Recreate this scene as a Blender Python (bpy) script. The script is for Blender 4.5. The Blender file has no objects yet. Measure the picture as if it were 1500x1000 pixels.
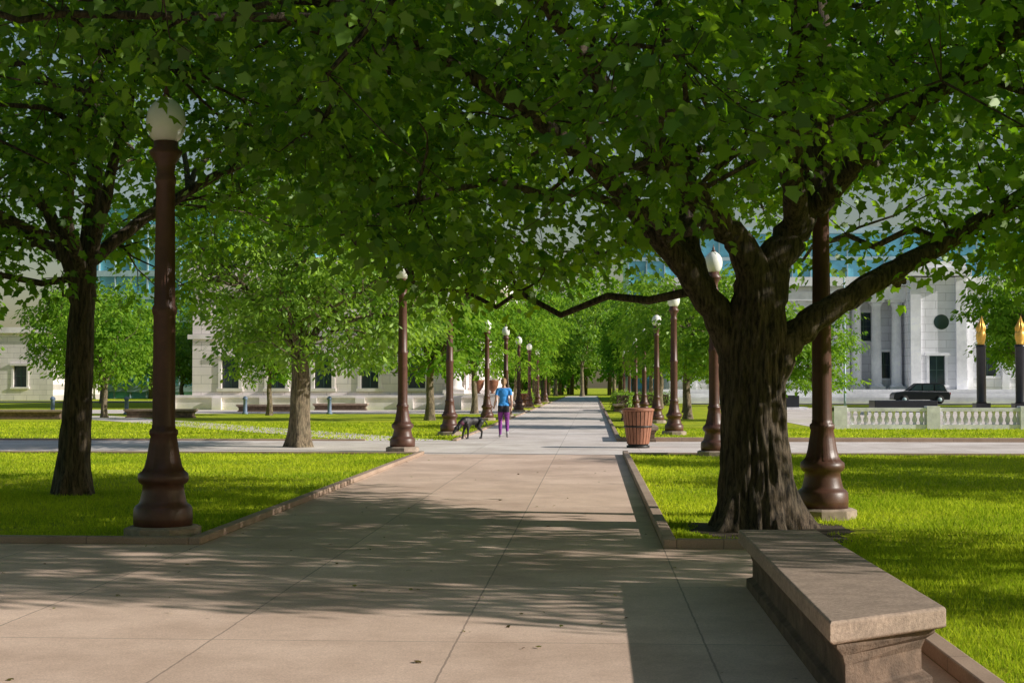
import bpy, bmesh, math, random
import numpy as np
from mathutils import Vector, Matrix, noise
R=random.Random(7)
rng=np.random.default_rng(11)
scene=bpy.context.scene
col=scene.collection
V=Vector
rad=math.radians

# ------------------------------------------------------------------ materials
def nt(name):
    m=bpy.data.materials.new(name); m.use_nodes=True
    n=m.node_tree.nodes; l=m.node_tree.links
    for x in list(n): n.remove(x)
    out=n.new('ShaderNodeOutputMaterial')
    return m,n,l,out
def mix_rgb(n,l,fac,a,b,blend='MIX'):
    x=n.new('ShaderNodeMix'); x.data_type='RGBA'; x.blend_type=blend
    for sock,val in ((x.inputs[0],fac),(x.inputs[6],a),(x.inputs[7],b)):
        if hasattr(val,'links'): l.new(val,sock)
        elif isinstance(val,(tuple,list)): sock.default_value=(*val[:3],1)
        else: sock.default_value=val
    return x.outputs[2]
def noise_n(n,l,vec,scale,detail=4,rough=.6,scl=None):
    if scl is not None:
        mp=n.new('ShaderNodeMapping'); mp.inputs['Scale'].default_value=scl
        l.new(vec,mp.inputs[0]); vec=mp.outputs[0]
    t=n.new('ShaderNodeTexNoise'); t.inputs['Scale'].default_value=scale
    t.inputs['Detail'].default_value=detail; t.inputs['Roughness'].default_value=rough
    l.new(vec,t.inputs['Vector']); return t.outputs['Fac']
def ramp(n,l,f,p0,p1,c0=(0,0,0),c1=(1,1,1)):
    r=n.new('ShaderNodeValToRGB'); r.color_ramp.elements[0].position=p0; r.color_ramp.elements[1].position=p1
    r.color_ramp.elements[0].color=(*c0,1); r.color_ramp.elements[1].color=(*c1,1)
    l.new(f,r.inputs[0]); return r.outputs[0]
def math_n(n,l,op,a,b=None,c=None):
    x=n.new('ShaderNodeMath'); x.operation=op
    for i,val in enumerate((a,b,c)):
        if val is None: continue
        if hasattr(val,'links'): l.new(val,x.inputs[i])
        else: x.inputs[i].default_value=val
    return x.outputs[0]
def mat(name,c,rough=.7,var=.25,scale=6,bump=.2,bscale=40,metal=0,scl=None,big=True):
    m,n,l,out=nt(name)
    tc=n.new('ShaderNodeTexCoord').outputs['Object']
    b=n.new('ShaderNodeBsdfPrincipled'); l.new(b.outputs[0],out.inputs[0])
    f=noise_n(n,l,tc,scale,5,.65,scl)
    f=ramp(n,l,f,.3,.7)
    c0=tuple(x*(1-var) for x in c); c1=tuple(min(1,x*(1+var)) for x in c)
    cc=mix_rgb(n,l,f,c0,c1)
    if big:
        f2=ramp(n,l,noise_n(n,l,tc,scale*.17,3),.35,.65,(.85,.85,.85),(1.1,1.1,1.1))
        cc=mix_rgb(n,l,1.0,cc,f2,'MULTIPLY')
    l.new(cc,b.inputs['Base Color']); b.inputs['Roughness'].default_value=rough; b.inputs['Metallic'].default_value=metal
    if bump:
        bn=n.new('ShaderNodeBump'); bn.inputs['Strength'].default_value=bump; bn.inputs['Distance'].default_value=.02
        l.new(noise_n(n,l,tc,bscale,3,.7,scl),bn.inputs['Height']); l.new(bn.outputs[0],b.inputs['Normal'])
    return m
def leafmat(name,d0,d1,t0,t1,tr=.45,gl=.06):
    m,n,l,out=nt(name)
    a=n.new('ShaderNodeAttribute'); a.attribute_name='rnd'
    f=a.outputs['Fac']
    d=n.new('ShaderNodeBsdfDiffuse'); t=n.new('ShaderNodeBsdfTranslucent')
    l.new(mix_rgb(n,l,f,d0,d1),d.inputs[0]); l.new(mix_rgb(n,l,f,t0,t1),t.inputs[0])
    m1=n.new('ShaderNodeMixShader'); m1.inputs[0].default_value=tr
    l.new(d.outputs[0],m1.inputs[1]); l.new(t.outputs[0],m1.inputs[2])
    if gl:
        g=n.new('ShaderNodeBsdfGlossy')
        g.inputs['Roughness'].default_value=.5; g.inputs['Color'].default_value=(.85,.95,.7,1)
        m2=n.new('ShaderNodeMixShader'); m2.inputs[0].default_value=gl
        l.new(m1.outputs[0],m2.inputs[1]); l.new(g.outputs[0],m2.inputs[2]); m1=m2
    l.new(m1.outputs[0],out.inputs[0]); return m

def barkmat(name,c0,c1):
    m,n,l,out=nt(name)
    tc=n.new('ShaderNodeTexCoord').outputs['Object']
    b=n.new('ShaderNodeBsdfPrincipled'); l.new(b.outputs[0],out.inputs[0]); b.inputs['Roughness'].default_value=.9
    f=noise_n(n,l,tc,11,7,.72,(2.4,2.4,.4))
    f1=ramp(n,l,f,.38,.62)
    g=noise_n(n,l,tc,3,4,.6)
    cc=mix_rgb(n,l,f1,c0,c1); cc=mix_rgb(n,l,1.0,cc,ramp(n,l,g,.3,.7,(.7,.75,.65),(1.2,1.15,1.05)),'MULTIPLY')
    l.new(cc,b.inputs['Base Color'])
    bn=n.new('ShaderNodeBump'); bn.inputs['Strength'].default_value=1; bn.inputs['Distance'].default_value=.05
    l.new(f,bn.inputs['Height']); l.new(bn.outputs[0],b.inputs['Normal'])
    return m
def pavemat(name,c,jx=None,jy=None,jw=.006):
    m,n,l,out=nt(name)
    tc=n.new('ShaderNodeTexCoord').outputs['Object']
    b=n.new('ShaderNodeBsdfPrincipled'); l.new(b.outputs[0],out.inputs[0]); b.inputs['Roughness'].default_value=.85
    f=ramp(n,l,noise_n(n,l,tc,90,5,.8),.3,.7)
    cc=mix_rgb(n,l,f,tuple(x*.68 for x in c),tuple(min(1,x*1.24) for x in c))
    f2=ramp(n,l,noise_n(n,l,tc,.7,6,.7),.35,.68,(.74,.70,.67),(1.08,1.08,1.08))
    cc=mix_rgb(n,l,1.0,cc,f2,'MULTIPLY')
    vo=n.new('ShaderNodeTexVoronoi'); vo.inputs['Scale'].default_value=3.2; l.new(tc,vo.inputs['Vector'])
    sp=ramp(n,l,vo.outputs['Distance'],.03,.06,(.6,.58,.55),(1,1,1))
    cc=mix_rgb(n,l,.8,cc,sp,'MULTIPLY')
    sx=n.new('ShaderNodeSeparateXYZ'); l.new(tc,sx.inputs[0])
    js=[]
    wob=math_n(n,l,'MULTIPLY',math_n(n,l,'SUBTRACT',noise_n(n,l,tc,6,3),.5),.018)
    for ax,j in ((0,jx),(1,jy)):
        if not j: continue
        off,sp_=j
        p=math_n(n,l,'ADD',sx.outputs[ax],wob)
        q=math_n(n,l,'PINGPONG',math_n(n,l,'ADD',math_n(n,l,'SUBTRACT',p,off),sp_*1000),sp_/2)
        js.append(math_n(n,l,'LESS_THAN',q,jw))
    if js:
        j=js[0]
        for k in js[1:]: j=math_n(n,l,'MAXIMUM',j,k)
        if jx and jy:
            ix=math_n(n,l,'FLOOR',math_n(n,l,'DIVIDE',math_n(n,l,'SUBTRACT',sx.outputs[0],jx[0]),jx[1]))
            iy=math_n(n,l,'FLOOR',math_n(n,l,'DIVIDE',math_n(n,l,'SUBTRACT',sx.outputs[1],jy[0]),jy[1]))
            cx=n.new('ShaderNodeCombineXYZ'); l.new(ix,cx.inputs[0]); l.new(iy,cx.inputs[1])
            w=n.new('ShaderNodeTexWhiteNoise'); l.new(cx.outputs[0],w.inputs[0])
            cc=mix_rgb(n,l,1.0,cc,ramp(n,l,w.outputs['Value'],0,1,(.91,.90,.89),(1.05,1.05,1.05)),'MULTIPLY')
        cc=mix_rgb(n,l,math_n(n,l,'MULTIPLY',j,.65),cc,tuple(x*.25 for x in c))
    l.new(cc,b.inputs['Base Color'])
    h=noise_n(n,l,tc,120,3,.7)
    if js: h=math_n(n,l,'SUBTRACT',h,math_n(n,l,'MULTIPLY',j,1.0))
    bn=n.new('ShaderNodeBump'); bn.inputs['Strength'].default_value=.3; bn.inputs['Distance'].default_value=.006
    l.new(h,bn.inputs['Height']); l.new(bn.outputs[0],b.inputs['Normal'])
    return m
def stonewall(name,c,bw=1.4,bh=.55):
    m,n,l,out=nt(name)
    tc=n.new('ShaderNodeTexCoord').outputs['Object']
    b=n.new('ShaderNodeBsdfPrincipled'); l.new(b.outputs[0],out.inputs[0]); b.inputs['Roughness'].default_value=.85
    mp=n.new('ShaderNodeMapping'); mp.inputs['Rotation'].default_value=(rad(90),0,0); l.new(tc,mp.inputs[0])
    br=n.new('ShaderNodeTexBrick'); l.new(mp.outputs[0],br.inputs['Vector'])
    br.inputs['Scale'].default_value=1; br.inputs['Brick Width'].default_value=bw; br.inputs['Row Height'].default_value=bh
    br.inputs['Mortar Size'].default_value=.018
    br.inputs['Color1'].default_value=(*[x*.94 for x in c],1); br.inputs['Color2'].default_value=(*[min(1,x*1.05) for x in c],1)
    br.inputs['Mortar'].default_value=(*[x*.6 for x in c],1)
    f2=ramp(n,l,noise_n(n,l,tc,.8,6,.65,(1,1,.4)),.3,.7,(.84,.83,.82),(1.05,1.05,1.05))
    l.new(mix_rgb(n,l,1.0,br.outputs[0],f2,'MULTIPLY'),b.inputs['Base Color'])
    return m
def glassmat(name,c,rough=.08,spec=.8):
    m,n,l,out=nt(name)
    b=n.new('ShaderNodeBsdfPrincipled'); l.new(b.outputs[0],out.inputs[0])
    tc=n.new('ShaderNodeTexCoord').outputs['Object']
    f=noise_n(n,l,tc,.35,3)
    l.new(mix_rgb(n,l,ramp(n,l,f,.35,.65),tuple(x*.7 for x in c),tuple(x*1.3 for x in c)),b.inputs['Base Color'])
    b.inputs['Roughness'].default_value=rough; b.inputs['Specular IOR Level'].default_value=spec
    return m

M={}
M['leafA']=leafmat('leaf_maple',(.012,.044,.004),(.13,.26,.015),(.09,.34,.004),(.56,.88,.02),.47,.06)
M['leafB']=leafmat('leaf_light',(.06,.15,.018),(.27,.42,.045),(.18,.42,.02),(.54,.80,.04),.38,.04)
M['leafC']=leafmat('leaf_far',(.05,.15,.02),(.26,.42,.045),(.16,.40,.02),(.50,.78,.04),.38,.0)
M['grassblade']=leafmat('grass_blade',(.20,.31,.014),(.64,.71,.045),(.34,.53,.02),(.76,.86,.045),.38,.0)
M['dryleaf']=leafmat('dry_leaf',(.12,.08,.03),(.3,.3,.07),(.1,.08,.02),(.2,.2,.03),.2,.02)
M['bark']=barkmat('bark',(.016,.012,.009),(.18,.135,.10))
M['bark2']=barkmat('bark_pale',(.06,.045,.032),(.32,.25,.18))
M['pave']=pavemat('path_concrete',(.84,.61,.49),(-.8,1.45),(8.35,2.35))
M['pave2']=pavemat('cross_path_concrete',(.92,.77,.73),(-.8,1.9),(31.2,1.9))
M['kerb']=pavemat('kerb_stone',(.46,.34,.26),(0,1.2),(0.4,1.2),.006)
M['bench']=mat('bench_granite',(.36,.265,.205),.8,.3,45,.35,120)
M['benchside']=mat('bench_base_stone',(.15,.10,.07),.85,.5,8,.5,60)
M['soil']=mat('soil',(.08,.055,.035),.95,.4,14,.8,50)
M['bronze']=mat('lamp_bronze_paint',(.11,.048,.032),.42,.25,7,.08,60)
M['globe']=mat('frosted_glass',(.85,.85,.80),.25,.03,5,0)
M['plinth']=mat('lamp_plinth_stone',(.36,.28,.22),.85,.25,14,.3,60)
M['wood']=mat('bin_wood',(.34,.14,.08),.6,.3,9,.25,30,scl=(3,3,.4))
M['darkmetal']=mat('dark_metal',(.03,.028,.027),.45,.2,9,.05,40,metal=.3)
M['lime']=stonewall('limestone_left',(.88,.80,.79))
M['lime2']=stonewall('limestone_right',(.88,.88,.94),1.8,.7)
M['trim']=mat('limestone_trim',(.88,.81,.80),.8,.10,2,.1,20)
M['trim2']=mat('limestone_trim_right',(.88,.88,.94),.8,.10,2,.1,20)
M['win']=glassmat('window_glass',(.03,.05,.065))
M['frame']=mat('window_frame',(.05,.10,.09),.5,.1,3,0)
M['teal']=glassmat('curtain_wall_glass',(.20,.58,.74),.15,.6)
M['mull']=mat('mullion_aluminium',(.40,.54,.58),.4,.1,3,0)
M['bal']=mat('balustrade_stone',(.84,.83,.86),.8,.15,5,.2,30)
M['blk']=mat('black_granite',(.02,.022,.03),.3,.2,6,0)
M['gold']=mat('gilded',(.85,.50,.10),.4,.15,7,.2,25,metal=.4)
M['asph']=mat('asphalt',(.10,.10,.11),.9,.2,20,.2,80)
M['skin']=mat('skin',(.55,.34,.26),.6,.08,20,0)
M['shirt']=mat('blue_shirt',(.04,.28,.72),.8,.2,12,.3,30)
M['shorts']=mat('dark_shorts',(.02,.02,.03),.8,.2,12,.2,30)
M['legg']=mat('purple_leggings',(.20,.03,.24),.7,.8,30,.1,30,big=False)
M['shoe']=mat('shoes',(.35,.34,.36),.7,.2,20,.1,30)
M['hair']=mat('hair',(.30,.18,.08),.6,.35,40,.4,60,scl=(1,1,.3))
M['dog']=mat('dog_coat',(.018,.016,.018),.5,.4,14,.3,80)
M['leash']=mat('leash',(.1,.02,.05),.7,.1,5,0)
M['bluepost']=mat('bollard_paint',(.16,.22,.34),.6,.2,5,0)
M['car']=mat('car_paint',(.012,.015,.022),.3,.1,3,0)
M['tyre']=mat('tyre',(.02,.02,.02),.9,.1,5,0)
M['redlamp']=mat('tail_lamp',(.4,.02,.02),.3,.1,5,0)
M['urn']=mat('urn_bronze',(.26,.10,.05),.5,.3,6,.2,20)
M['white']=mat('eye_white',(.7,.7,.7),.4,.02,5,0)

def groundmat():
    m,n,l,out=nt('lawn_ground')
    tc=n.new('ShaderNodeTexCoord').outputs['Object']
    b=n.new('ShaderNodeBsdfPrincipled'); l.new(b.outputs[0],out.inputs[0]); b.inputs['Roughness'].default_value=.95
    b.inputs['Specular IOR Level'].default_value=.1
    f=ramp(n,l,noise_n(n,l,tc,60,4,.8),.3,.7)
    c1=mix_rgb(n,l,f,(.22,.32,.02),(.66,.74,.055))
    g=ramp(n,l,noise_n(n,l,tc,.6,6,.7),.35,.65)
    c2=mix_rgb(n,l,g,(.62,.74,.8),(1.25,1.08,.9))
    l.new(mix_rgb(n,l,1.0,c1,c2,'MULTIPLY'),b.inputs['Base Color'])
    bn=n.new('ShaderNodeBump'); bn.inputs['Strength'].default_value=.8; bn.inputs['Distance'].default_value=.05
    l.new(noise_n(n,l,tc,45,4,.8),bn.inputs['Height']); l.new(bn.outputs[0],b.inputs['Normal'])
    return m
M['lawn']=groundmat()

# ------------------------------------------------------------------ mesh builder
class MB:
    def __init__(s): s.v=[]; s.f=[]; s.sm=[]
    def add(s,vs,fs,smooth=False):
        o=len(s.v); s.v+= [tuple(x) for x in vs]; s.f+=[tuple(i+o for i in f) for f in fs]; s.sm+=[smooth]*len(fs); return s
    def box(s,x0,x1,y0,y1,z0,z1):
        return s.add([(x0,y0,z0),(x1,y0,z0),(x1,y1,z0),(x0,y1,z0),(x0,y0,z1),(x1,y0,z1),(x1,y1,z1),(x0,y1,z1)],
          [(3,2,1,0),(4,5,6,7),(0,1,5,4),(1,2,6,5),(2,3,7,6),(3,0,4,7)])
    def prism(s,levels):
        n=len(levels[0][0]); vs=[]
        for p,z in levels: vs+=[(x,y,z) for x,y in p]
        fs=[tuple(range(n-1,-1,-1)),tuple(range((len(levels)-1)*n,len(levels)*n))]
        for k in range(len(levels)-1):
            for i in range(n):
                j=(i+1)%n; fs.append((k*n+i,k*n+j,(k+1)*n+j,(k+1)*n+i))
        return s.add(vs,fs)
    def lathe(s,prof,n=24,c=(0,0,0),flute=None,smooth=True,sq=False):
        vs=[];fs=[]
        for r,z in prof:
            for i in range(n):
                a=2*math.pi*i/n; rr=r
                if flute and flute[0]<=z<=flute[1]: rr=r*(1-flute[2]*(i%2))
                vs.append((c[0]+rr*math.cos(a),c[1]+rr*math.sin(a),c[2]+z))
        for k in range(len(prof)-1):
            for i in range(n):
                j=(i+1)%n; fs.append((k*n+i,k*n+j,(k+1)*n+j,(k+1)*n+i))
        fs.append(tuple(range(n-1,-1,-1))); fs.append(tuple(range((len(prof)-1)*n,len(prof)*n)))
        return s.add(vs,fs,smooth)
    def tube(s,pts,rs,n=8,cap=True,ell=1):
        vs=[];fs=[]; pts=[V(p) for p in pts]
        up=V((0.13,1,.07)).normalized()
        for k,p in enumerate(pts):
            t=(pts[min(k+1,len(pts)-1)]-pts[max(k-1,0)]).normalized()
            a=t.cross(up)
            if a.length<1e-3: a=t.cross(V((1,0,0)))
            a.normalize(); b=t.cross(a)
            for i in range(n):
                g=2*math.pi*i/n
                vs.append(p+(a*math.cos(g)+b*math.sin(g)*ell)*rs[k])
        for k in range(len(pts)-1):
            for i in range(n):
                j=(i+1)%n; fs.append((k*n+i,(k+1)*n+i,(k+1)*n+j,k*n+j))
        if cap: fs.append(tuple(range(n))); fs.append(tuple(reversed(range((len(pts)-1)*n,len(pts)*n))))
        return s.add(vs,fs,True)
    def sphere(s,c,r,n=14):
        if not isinstance(r,tuple): r=(r,r,r)
        m=n//2+1; vs=[(c[0],c[1],c[2]-r[2])]
        for k in range(1,m):
            ph=-math.pi/2+math.pi*k/m
            for i in range(n):
                a=2*math.pi*i/n; vs.append((c[0]+r[0]*math.cos(ph)*math.cos(a),c[1]+r[1]*math.cos(ph)*math.sin(a),c[2]+r[2]*math.sin(ph)))
        vs.append((c[0],c[1],c[2]+r[2])); fs=[]
        for i in range(n):
            j=(i+1)%n; fs.append((0,1+j,1+i)); 
            for k in range(m-2): fs.append((1+k*n+i,1+k*n+j,1+(k+1)*n+j,1+(k+1)*n+i))
            fs.append((1+(m-2)*n+i,1+(m-2)*n+j,len(vs)-1))
        return s.add(vs,fs,True)
    def limb(s,pts,rs,n=12):
        s.tube(pts,rs,n)
        for p,r in zip(pts,rs): s.sphere(p,r*1.0,10)
        return s
    def obj(s,name,mat,parent=None,bevel=0,loc=None):
        me=bpy.data.meshes.new(name); me.from_pydata(s.v,[],s.f); me.update()
        me.polygons.foreach_set('use_smooth',s.sm)
        ob=bpy.data.objects.new(name,me); col.objects.link(ob)
        if isinstance(mat,str): mat=M[mat]
        me.materials.append(mat)
        if parent: ob.parent=parent
        if loc: ob.location=loc
        if bevel:
            b=ob.modifiers.new('b','BEVEL'); b.width=bevel; b.segments=2; b.limit_method='ANGLE'
        return ob
def empty(name,loc=(0,0,0),rz=0,sc=1):
    e=bpy.data.objects.new(name,None); col.objects.link(e); e.location=loc; e.rotation_euler=(0,0,rz); e.scale=(sc,sc,sc); e.empty_display_size=.3; return e
def link(name,me,parent):
    ob=bpy.data.objects.new(name,me); col.objects.link(ob); ob.parent=parent; return ob

# ------------------------------------------------------------------ leaf mesh
MAPLE=np.array([(0,0,0),(.34,.02,-.05),(.30,.24,-.03),(.52,.50,-.14),(.30,.62,-.05),(.04,1.0,-.12),(-.27,.60,-.04),(-.50,.46,-.10),(-.30,.24,-.02),(-.33,.0,-.05)])
OAK=np.array([(0,0,0),(.2,.3,-.04),(.28,.65,-.08),(0,1.05,-.12),(-.28,.65,-.08),(-.2,.3,-.04)])
RH=np.array([(0,0,0),(.35,.5,-.05),(0,1,-.1),(-.35,.5,-.05)])
def norm(a): return a/np.maximum(np.linalg.norm(a,axis=1,keepdims=True),1e-6)
def leaf_mesh(name,cen,tipdir,nrm,size,tmpl,mat,rnd=None):
    n=len(cen); k=len(tmpl)
    y=norm(tipdir); x=norm(np.cross(y,nrm)); z=np.cross(x,y)
    T=tmpl[None,:,:]*size[:,None,None]
    T[:,:,0]*=rng.uniform(.55,1.1,(n,1)); T[:,:,2]*=rng.uniform(-.5,3.2,(n,1))
    P=cen[:,None,:]+T[:,:,0:1]*x[:,None,:]+T[:,:,1:2]*y[:,None,:]+T[:,:,2:3]*z[:,None,:]
    me=bpy.data.meshes.new(name)
    me.vertices.add(n*k); me.vertices.foreach_set('co',P.astype(np.float32).ravel())
    me.loops.add(n*k); me.loops.foreach_set('vertex_index',np.arange(n*k,dtype=np.int32))
    me.polygons.add(n); me.polygons.foreach_set('loop_start',np.arange(0,n*k,k,dtype=np.int32))
    me.update(calc_edges=True)
    at=me.attributes.new('rnd','FLOAT','FACE')
    if rnd is None: rnd=rng.random(n)
    at.data.foreach_set('value',rnd.astype(np.float32))
    me.materials.append(M[mat]); return me
def pn(p,s=1.0,ph=0):
    x,y,z=p[:,0]*s,p[:,1]*s,p[:,2]*s
    return (np.sin(1.7*x+1.3*y+ph)+np.sin(-1.1*x+2.1*z+1.7*ph+2)+np.sin(1.9*y-1.5*z+.6+ph)+np.sin(2.9*x+2.3*z-1.9*y+ph*.3))/4
def clump_leaves(C,per,cr,size,flat=.55,leafvar=.38,axis=None):
    n=len(C)*per
    cidx=np.repeat(np.arange(len(C)),per)
    off=rng.normal(size=(n,3))*cr*.5; off[:,2]*=flat
    cen=C[cidx]+off
    tip=norm(off+rng.normal(size=(n,3))*cr*.3)
    tip[:,2]=tip[:,2]*.4-.35-rng.random(n)*.4
    nr=rng.normal(size=(n,3))*.7+np.array([.25,0,1.0])
    sz=size*(1-leafvar+rng.random(n)*2*leafvar)
    cr_=rng.random(len(C))
    rnd=np.clip(.6*cr_[cidx]+.45*rng.random(n)-.03,0,1)
    return cen,tip,nr,sz,rnd

def attach(mb,nodes,pts,r0,r1,sides,seg,jit,sag=0.0):
    N=np.array(nodes)
    new=[]
    order=sorted(range(len(pts)),key=lambda i:np.min(((N-pts[i])**2).sum(1)))
    for i in order:
        p=pts[i]; d=np.sqrt(((N-p)**2).sum(1))+np.maximum(0,N[:,2]-p[2]+.1)*1.2
        a=N[np.argmin(d)]; L=np.linalg.norm(p-a)
        line=[];rr=[]
        j1=rng.normal(size=3)*L*jit
        for k in range(seg+1):
            t=k/seg
            q=a+(p-a)*t+j1*math.sin(math.pi*t)+rng.normal(size=3)*L*jit*.25*(0<k<seg)
            q[2]+=sag*L*math.sin(math.pi*t)
            line.append(tuple(q)); rr.append(r0+(r1-r0)*t)
            if k>=1: new.append(q)
        mb.tube(line,rr,sides,cap=False)
    return nodes+new

def smoothline(pts,rs,sub=6):
    P=[V(p) for p in pts]; out=[];ro=[]
    for i in range(len(P)-1):
        p0=P[max(i-1,0)];p1=P[i];p2=P[i+1];p3=P[min(i+2,len(P)-1)]
        for k in range(sub):
            t=k/sub
            q=.5*((2*p1)+(-p0+p2)*t+(2*p0-5*p1+4*p2-p3)*t*t+(-p0+3*p1-3*p2+p3)*t**3)
            out.append(q); ro.append(rs[i]*(1-t)+rs[i+1]*t)
    out.append(P[-1]); ro.append(rs[-1]); return out,ro

def trunk(mb,pts,rs,n=48,flare=.35,seed=0,sub=14,ridge=.05):
    P,Rr=smoothline(pts,rs,sub)
    vs=[];fs=[]
    for k,p in enumerate(P):
        h=p.z-P[0].z
        fl=flare*math.exp(-h/.28)
        t=(P[min(k+1,len(P)-1)]-P[max(k-1,0)]).normalized()
        a=V((1,0,0)); a=(a-t*a.dot(t)).normalized(); b=t.cross(a)
        for i in range(n):
            g=2*math.pi*i/n
            root=max(0,math.sin(5*g+seed)+.5*math.sin(3*g+seed*2))
            r=Rr[k]*(1+fl*(.6+1.2*root))
            nz=noise.noise(V((math.cos(g)*9+seed,math.sin(g)*9,h*2.2)))
            nz2=noise.noise(V((math.cos(g)*2+seed,math.sin(g)*2,h*.8+9)))
            rd=abs(noise.noise(V((math.cos(g)*8+seed,math.sin(g)*8,h*2.0))))
            r*=1+ridge*2.2*(rd-.25)+ridge*nz+.07*nz2
            vs.append(p+(a*math.cos(g)+b*math.sin(g))*r)
    for k in range(len(P)-1):
        for i in range(n):
            j=(i+1)%n; fs.append((k*n+i,k*n+j,(k+1)*n+j,(k+1)*n+i))
    mb.add(vs,fs,True)
    return P

def limb_nodes(mb,pts,rs,sides=14,sub=6,wig=.02):
    P,Rr=smoothline(pts,rs,sub)
    P=[p+V((R.gauss(0,wig),R.gauss(0,wig),R.gauss(0,wig)))*(1 if 0<i else 0) for i,p in enumerate(P)]
    mb.tube(P,Rr,sides,cap=False)
    return [np.array(p) for p in P]

def build_tree(name,loc,trunk_pts,trunk_r,limbs,cc,cr,zlow,ncl,per,clr,lsz,tm,lm,bark='bark',n1=60,n2=320,tn=64,ridge=.07,seed=1,thr=-.35,flare=.35,core=2.6,carve=None):
    e=empty(name,loc)
    mb=MB()
    tp=trunk(mb,trunk_pts,trunk_r,tn,flare,seed,14,ridge)
    mb.obj('trunk',bark,e)
    lb=MB(); nodes=[]
    for pts,rs in limbs: nodes+=limb_nodes(lb,pts,rs,wig=.012)[4:]
    C=[]
    while len(C)<ncl:
        u=norm(rng.normal(size=(4000,3)))
        p=u*(rng.random((4000,1))**(1/2.5))*(1+.22*pn(u*2.2,1,seed))[:,None]*np.array(cr)+np.array(cc)
        rr=np.hypot(p[:,0],p[:,1])
        zl=zlow(p[:,0],p[:,1],rr)+.40*pn(p*[1,1,0],1.5,seed)
        ok=(p[:,2]>zl)&(pn(p,1.25,seed)>thr)
        ok&=~((p[:,2]>6.6)&(rng.random(4000)<np.where(p[:,0]>-.5,.30,.72)))
        ok&=~((rr<core)&(p[:,2]<6.5)&(rng.random(4000)<.6))
        if carve: ok&=~carve(p)
        C+=list(p[ok])
    C=np.array(C[:ncl])
    P1=[C[i] for i in rng.choice(len(C),n1,replace=False)]
    nodes=attach(lb,nodes,P1,.05,.02,6,7,.10,.05)
    P2=[C[i] for i in rng.choice(len(C),n2,replace=False)]
    nodes=attach(lb,nodes,P2,.02,.007,4,4,.12,.05)
    lb.obj('limbs',bark,e)
    tb=MB(); N=np.array(nodes)
    for c in [c for c in C if c[2]<7.2][:2000]:
        i=np.argmin(((N-c)**2).sum(1)); a=N[i]; m_=(a+c)/2+rng.normal(size=3)*.06
        tb.tube([a,m_,c],[.008,.006,.003],3,cap=False)
    tb.obj('twigs',bark,e)
    cen,tip,nr,sz,rnd=clump_leaves(C,per,clr,lsz)
    me=leaf_mesh(name+'_leaves',cen,tip,nr,sz,tm,lm,rnd)
    link('foliage',me,e)
    return e

big_tr=[(0,0,-.05),(0,0,.4),(-.02,0,1.0),(-.03,0,1.55),(-.01,0,2.0),(.02,0,2.4),(.05,0,2.8)]
big_r=[.40,.375,.345,.335,.33,.27,.16]
big_l=[
 ([(-.08,0,1.55),(-.26,0,2.0),(-.66,-.1,2.62),(-1.12,-.3,3.15),(-1.65,-.7,3.7),(-2.5,-1.2,4.3),(-3.8,-1.8,5.0)],[.27,.19,.14,.12,.10,.08,.04]),
 ([(-.55,-.08,2.5),(-.70,.1,3.0),(-.68,.3,3.55),(-.8,.6,4.5),(-1.0,1.0,6.0),(-1.5,1.6,8.0)],[.14,.12,.11,.09,.07,.04]),
 ([(.0,0,2.1),(-.03,-.05,2.65),(-.22,-.2,3.02),(-.65,-.5,3.4),(-1.1,-1.0,3.85),(-1.9,-2.0,4.7),(-2.6,-3.5,5.4)],[.28,.20,.15,.12,.11,.08,.04]),
 ([(.04,0,2.1),(.16,.05,2.7),(.38,.1,3.1),(.62,.15,3.6),(.75,.2,4.5),(.7,.3,6.0),(.4,.4,8.5)],[.28,.21,.18,.15,.13,.1,.05]),
 ([(.08,0,1.6),(.36,.05,1.98),(.85,.1,2.35),(1.35,.2,2.65),(2.0,.3,3.0),(2.9,.5,3.55),(4.2,.8,4.3),(5.6,1.0,5.0)],[.26,.17,.13,.12,.10,.08,.06,.03]),
 ([(.45,.1,3.15),(.3,-.6,3.8),(.2,-1.8,4.6),(.1,-3.4,5.3),(0,-5,6)],[.14,.12,.10,.07,.03]),
 ([(.6,.1,3.5),(1.2,.9,4.4),(2.2,2.2,5.6),(3.2,3.4,7)],[.14,.12,.09,.04]),
 ([(.65,.1,3.4),(1.3,-.6,4.1),(2.4,-1.6,4.9),(3.8,-2.8,5.8)],[.13,.11,.08,.04]),
 ([(-.7,.3,4.0),(-1.8,1.6,4.9),(-3.2,3.0,5.9)],[.1,.07,.03]),
]
def zl_big(x,y,r):
    left=np.clip((-x-3.6)/1.3,0,1)
    return 2.35+1.45*np.exp(-((x-.1)/1.35)**2)*np.exp(-np.minimum(y,0)**2/30.)+.35*np.exp(-((x+.9)/1.0)**2)-.45*((x>1.8)&(x<5.5))+left*(.75+.14*np.clip(y+5,0,12))+ .10*np.clip(-y-3,0,6)+.25*((x<-1.8)&(x>-3.6))
carve_big=lambda p: ((p[:,0]+5.97)**2+(p[:,1]+1.3)**2<.7)&(p[:,2]<4.6) | ((p[:,0]<-4.0)&(p[:,1]<-1.0)&(p[:,2]<4.0))
build_tree('maple_tree',(1.73,15.2,0),big_tr,big_r,big_l,(-.6,0,6.3),(7.3,7.0,4.6),zl_big,2150,36,.52,.118,MAPLE,'leafA',n1=90,n2=400,tn=128,ridge=.075,seed=1,thr=.04,carve=carve_big)

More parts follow.
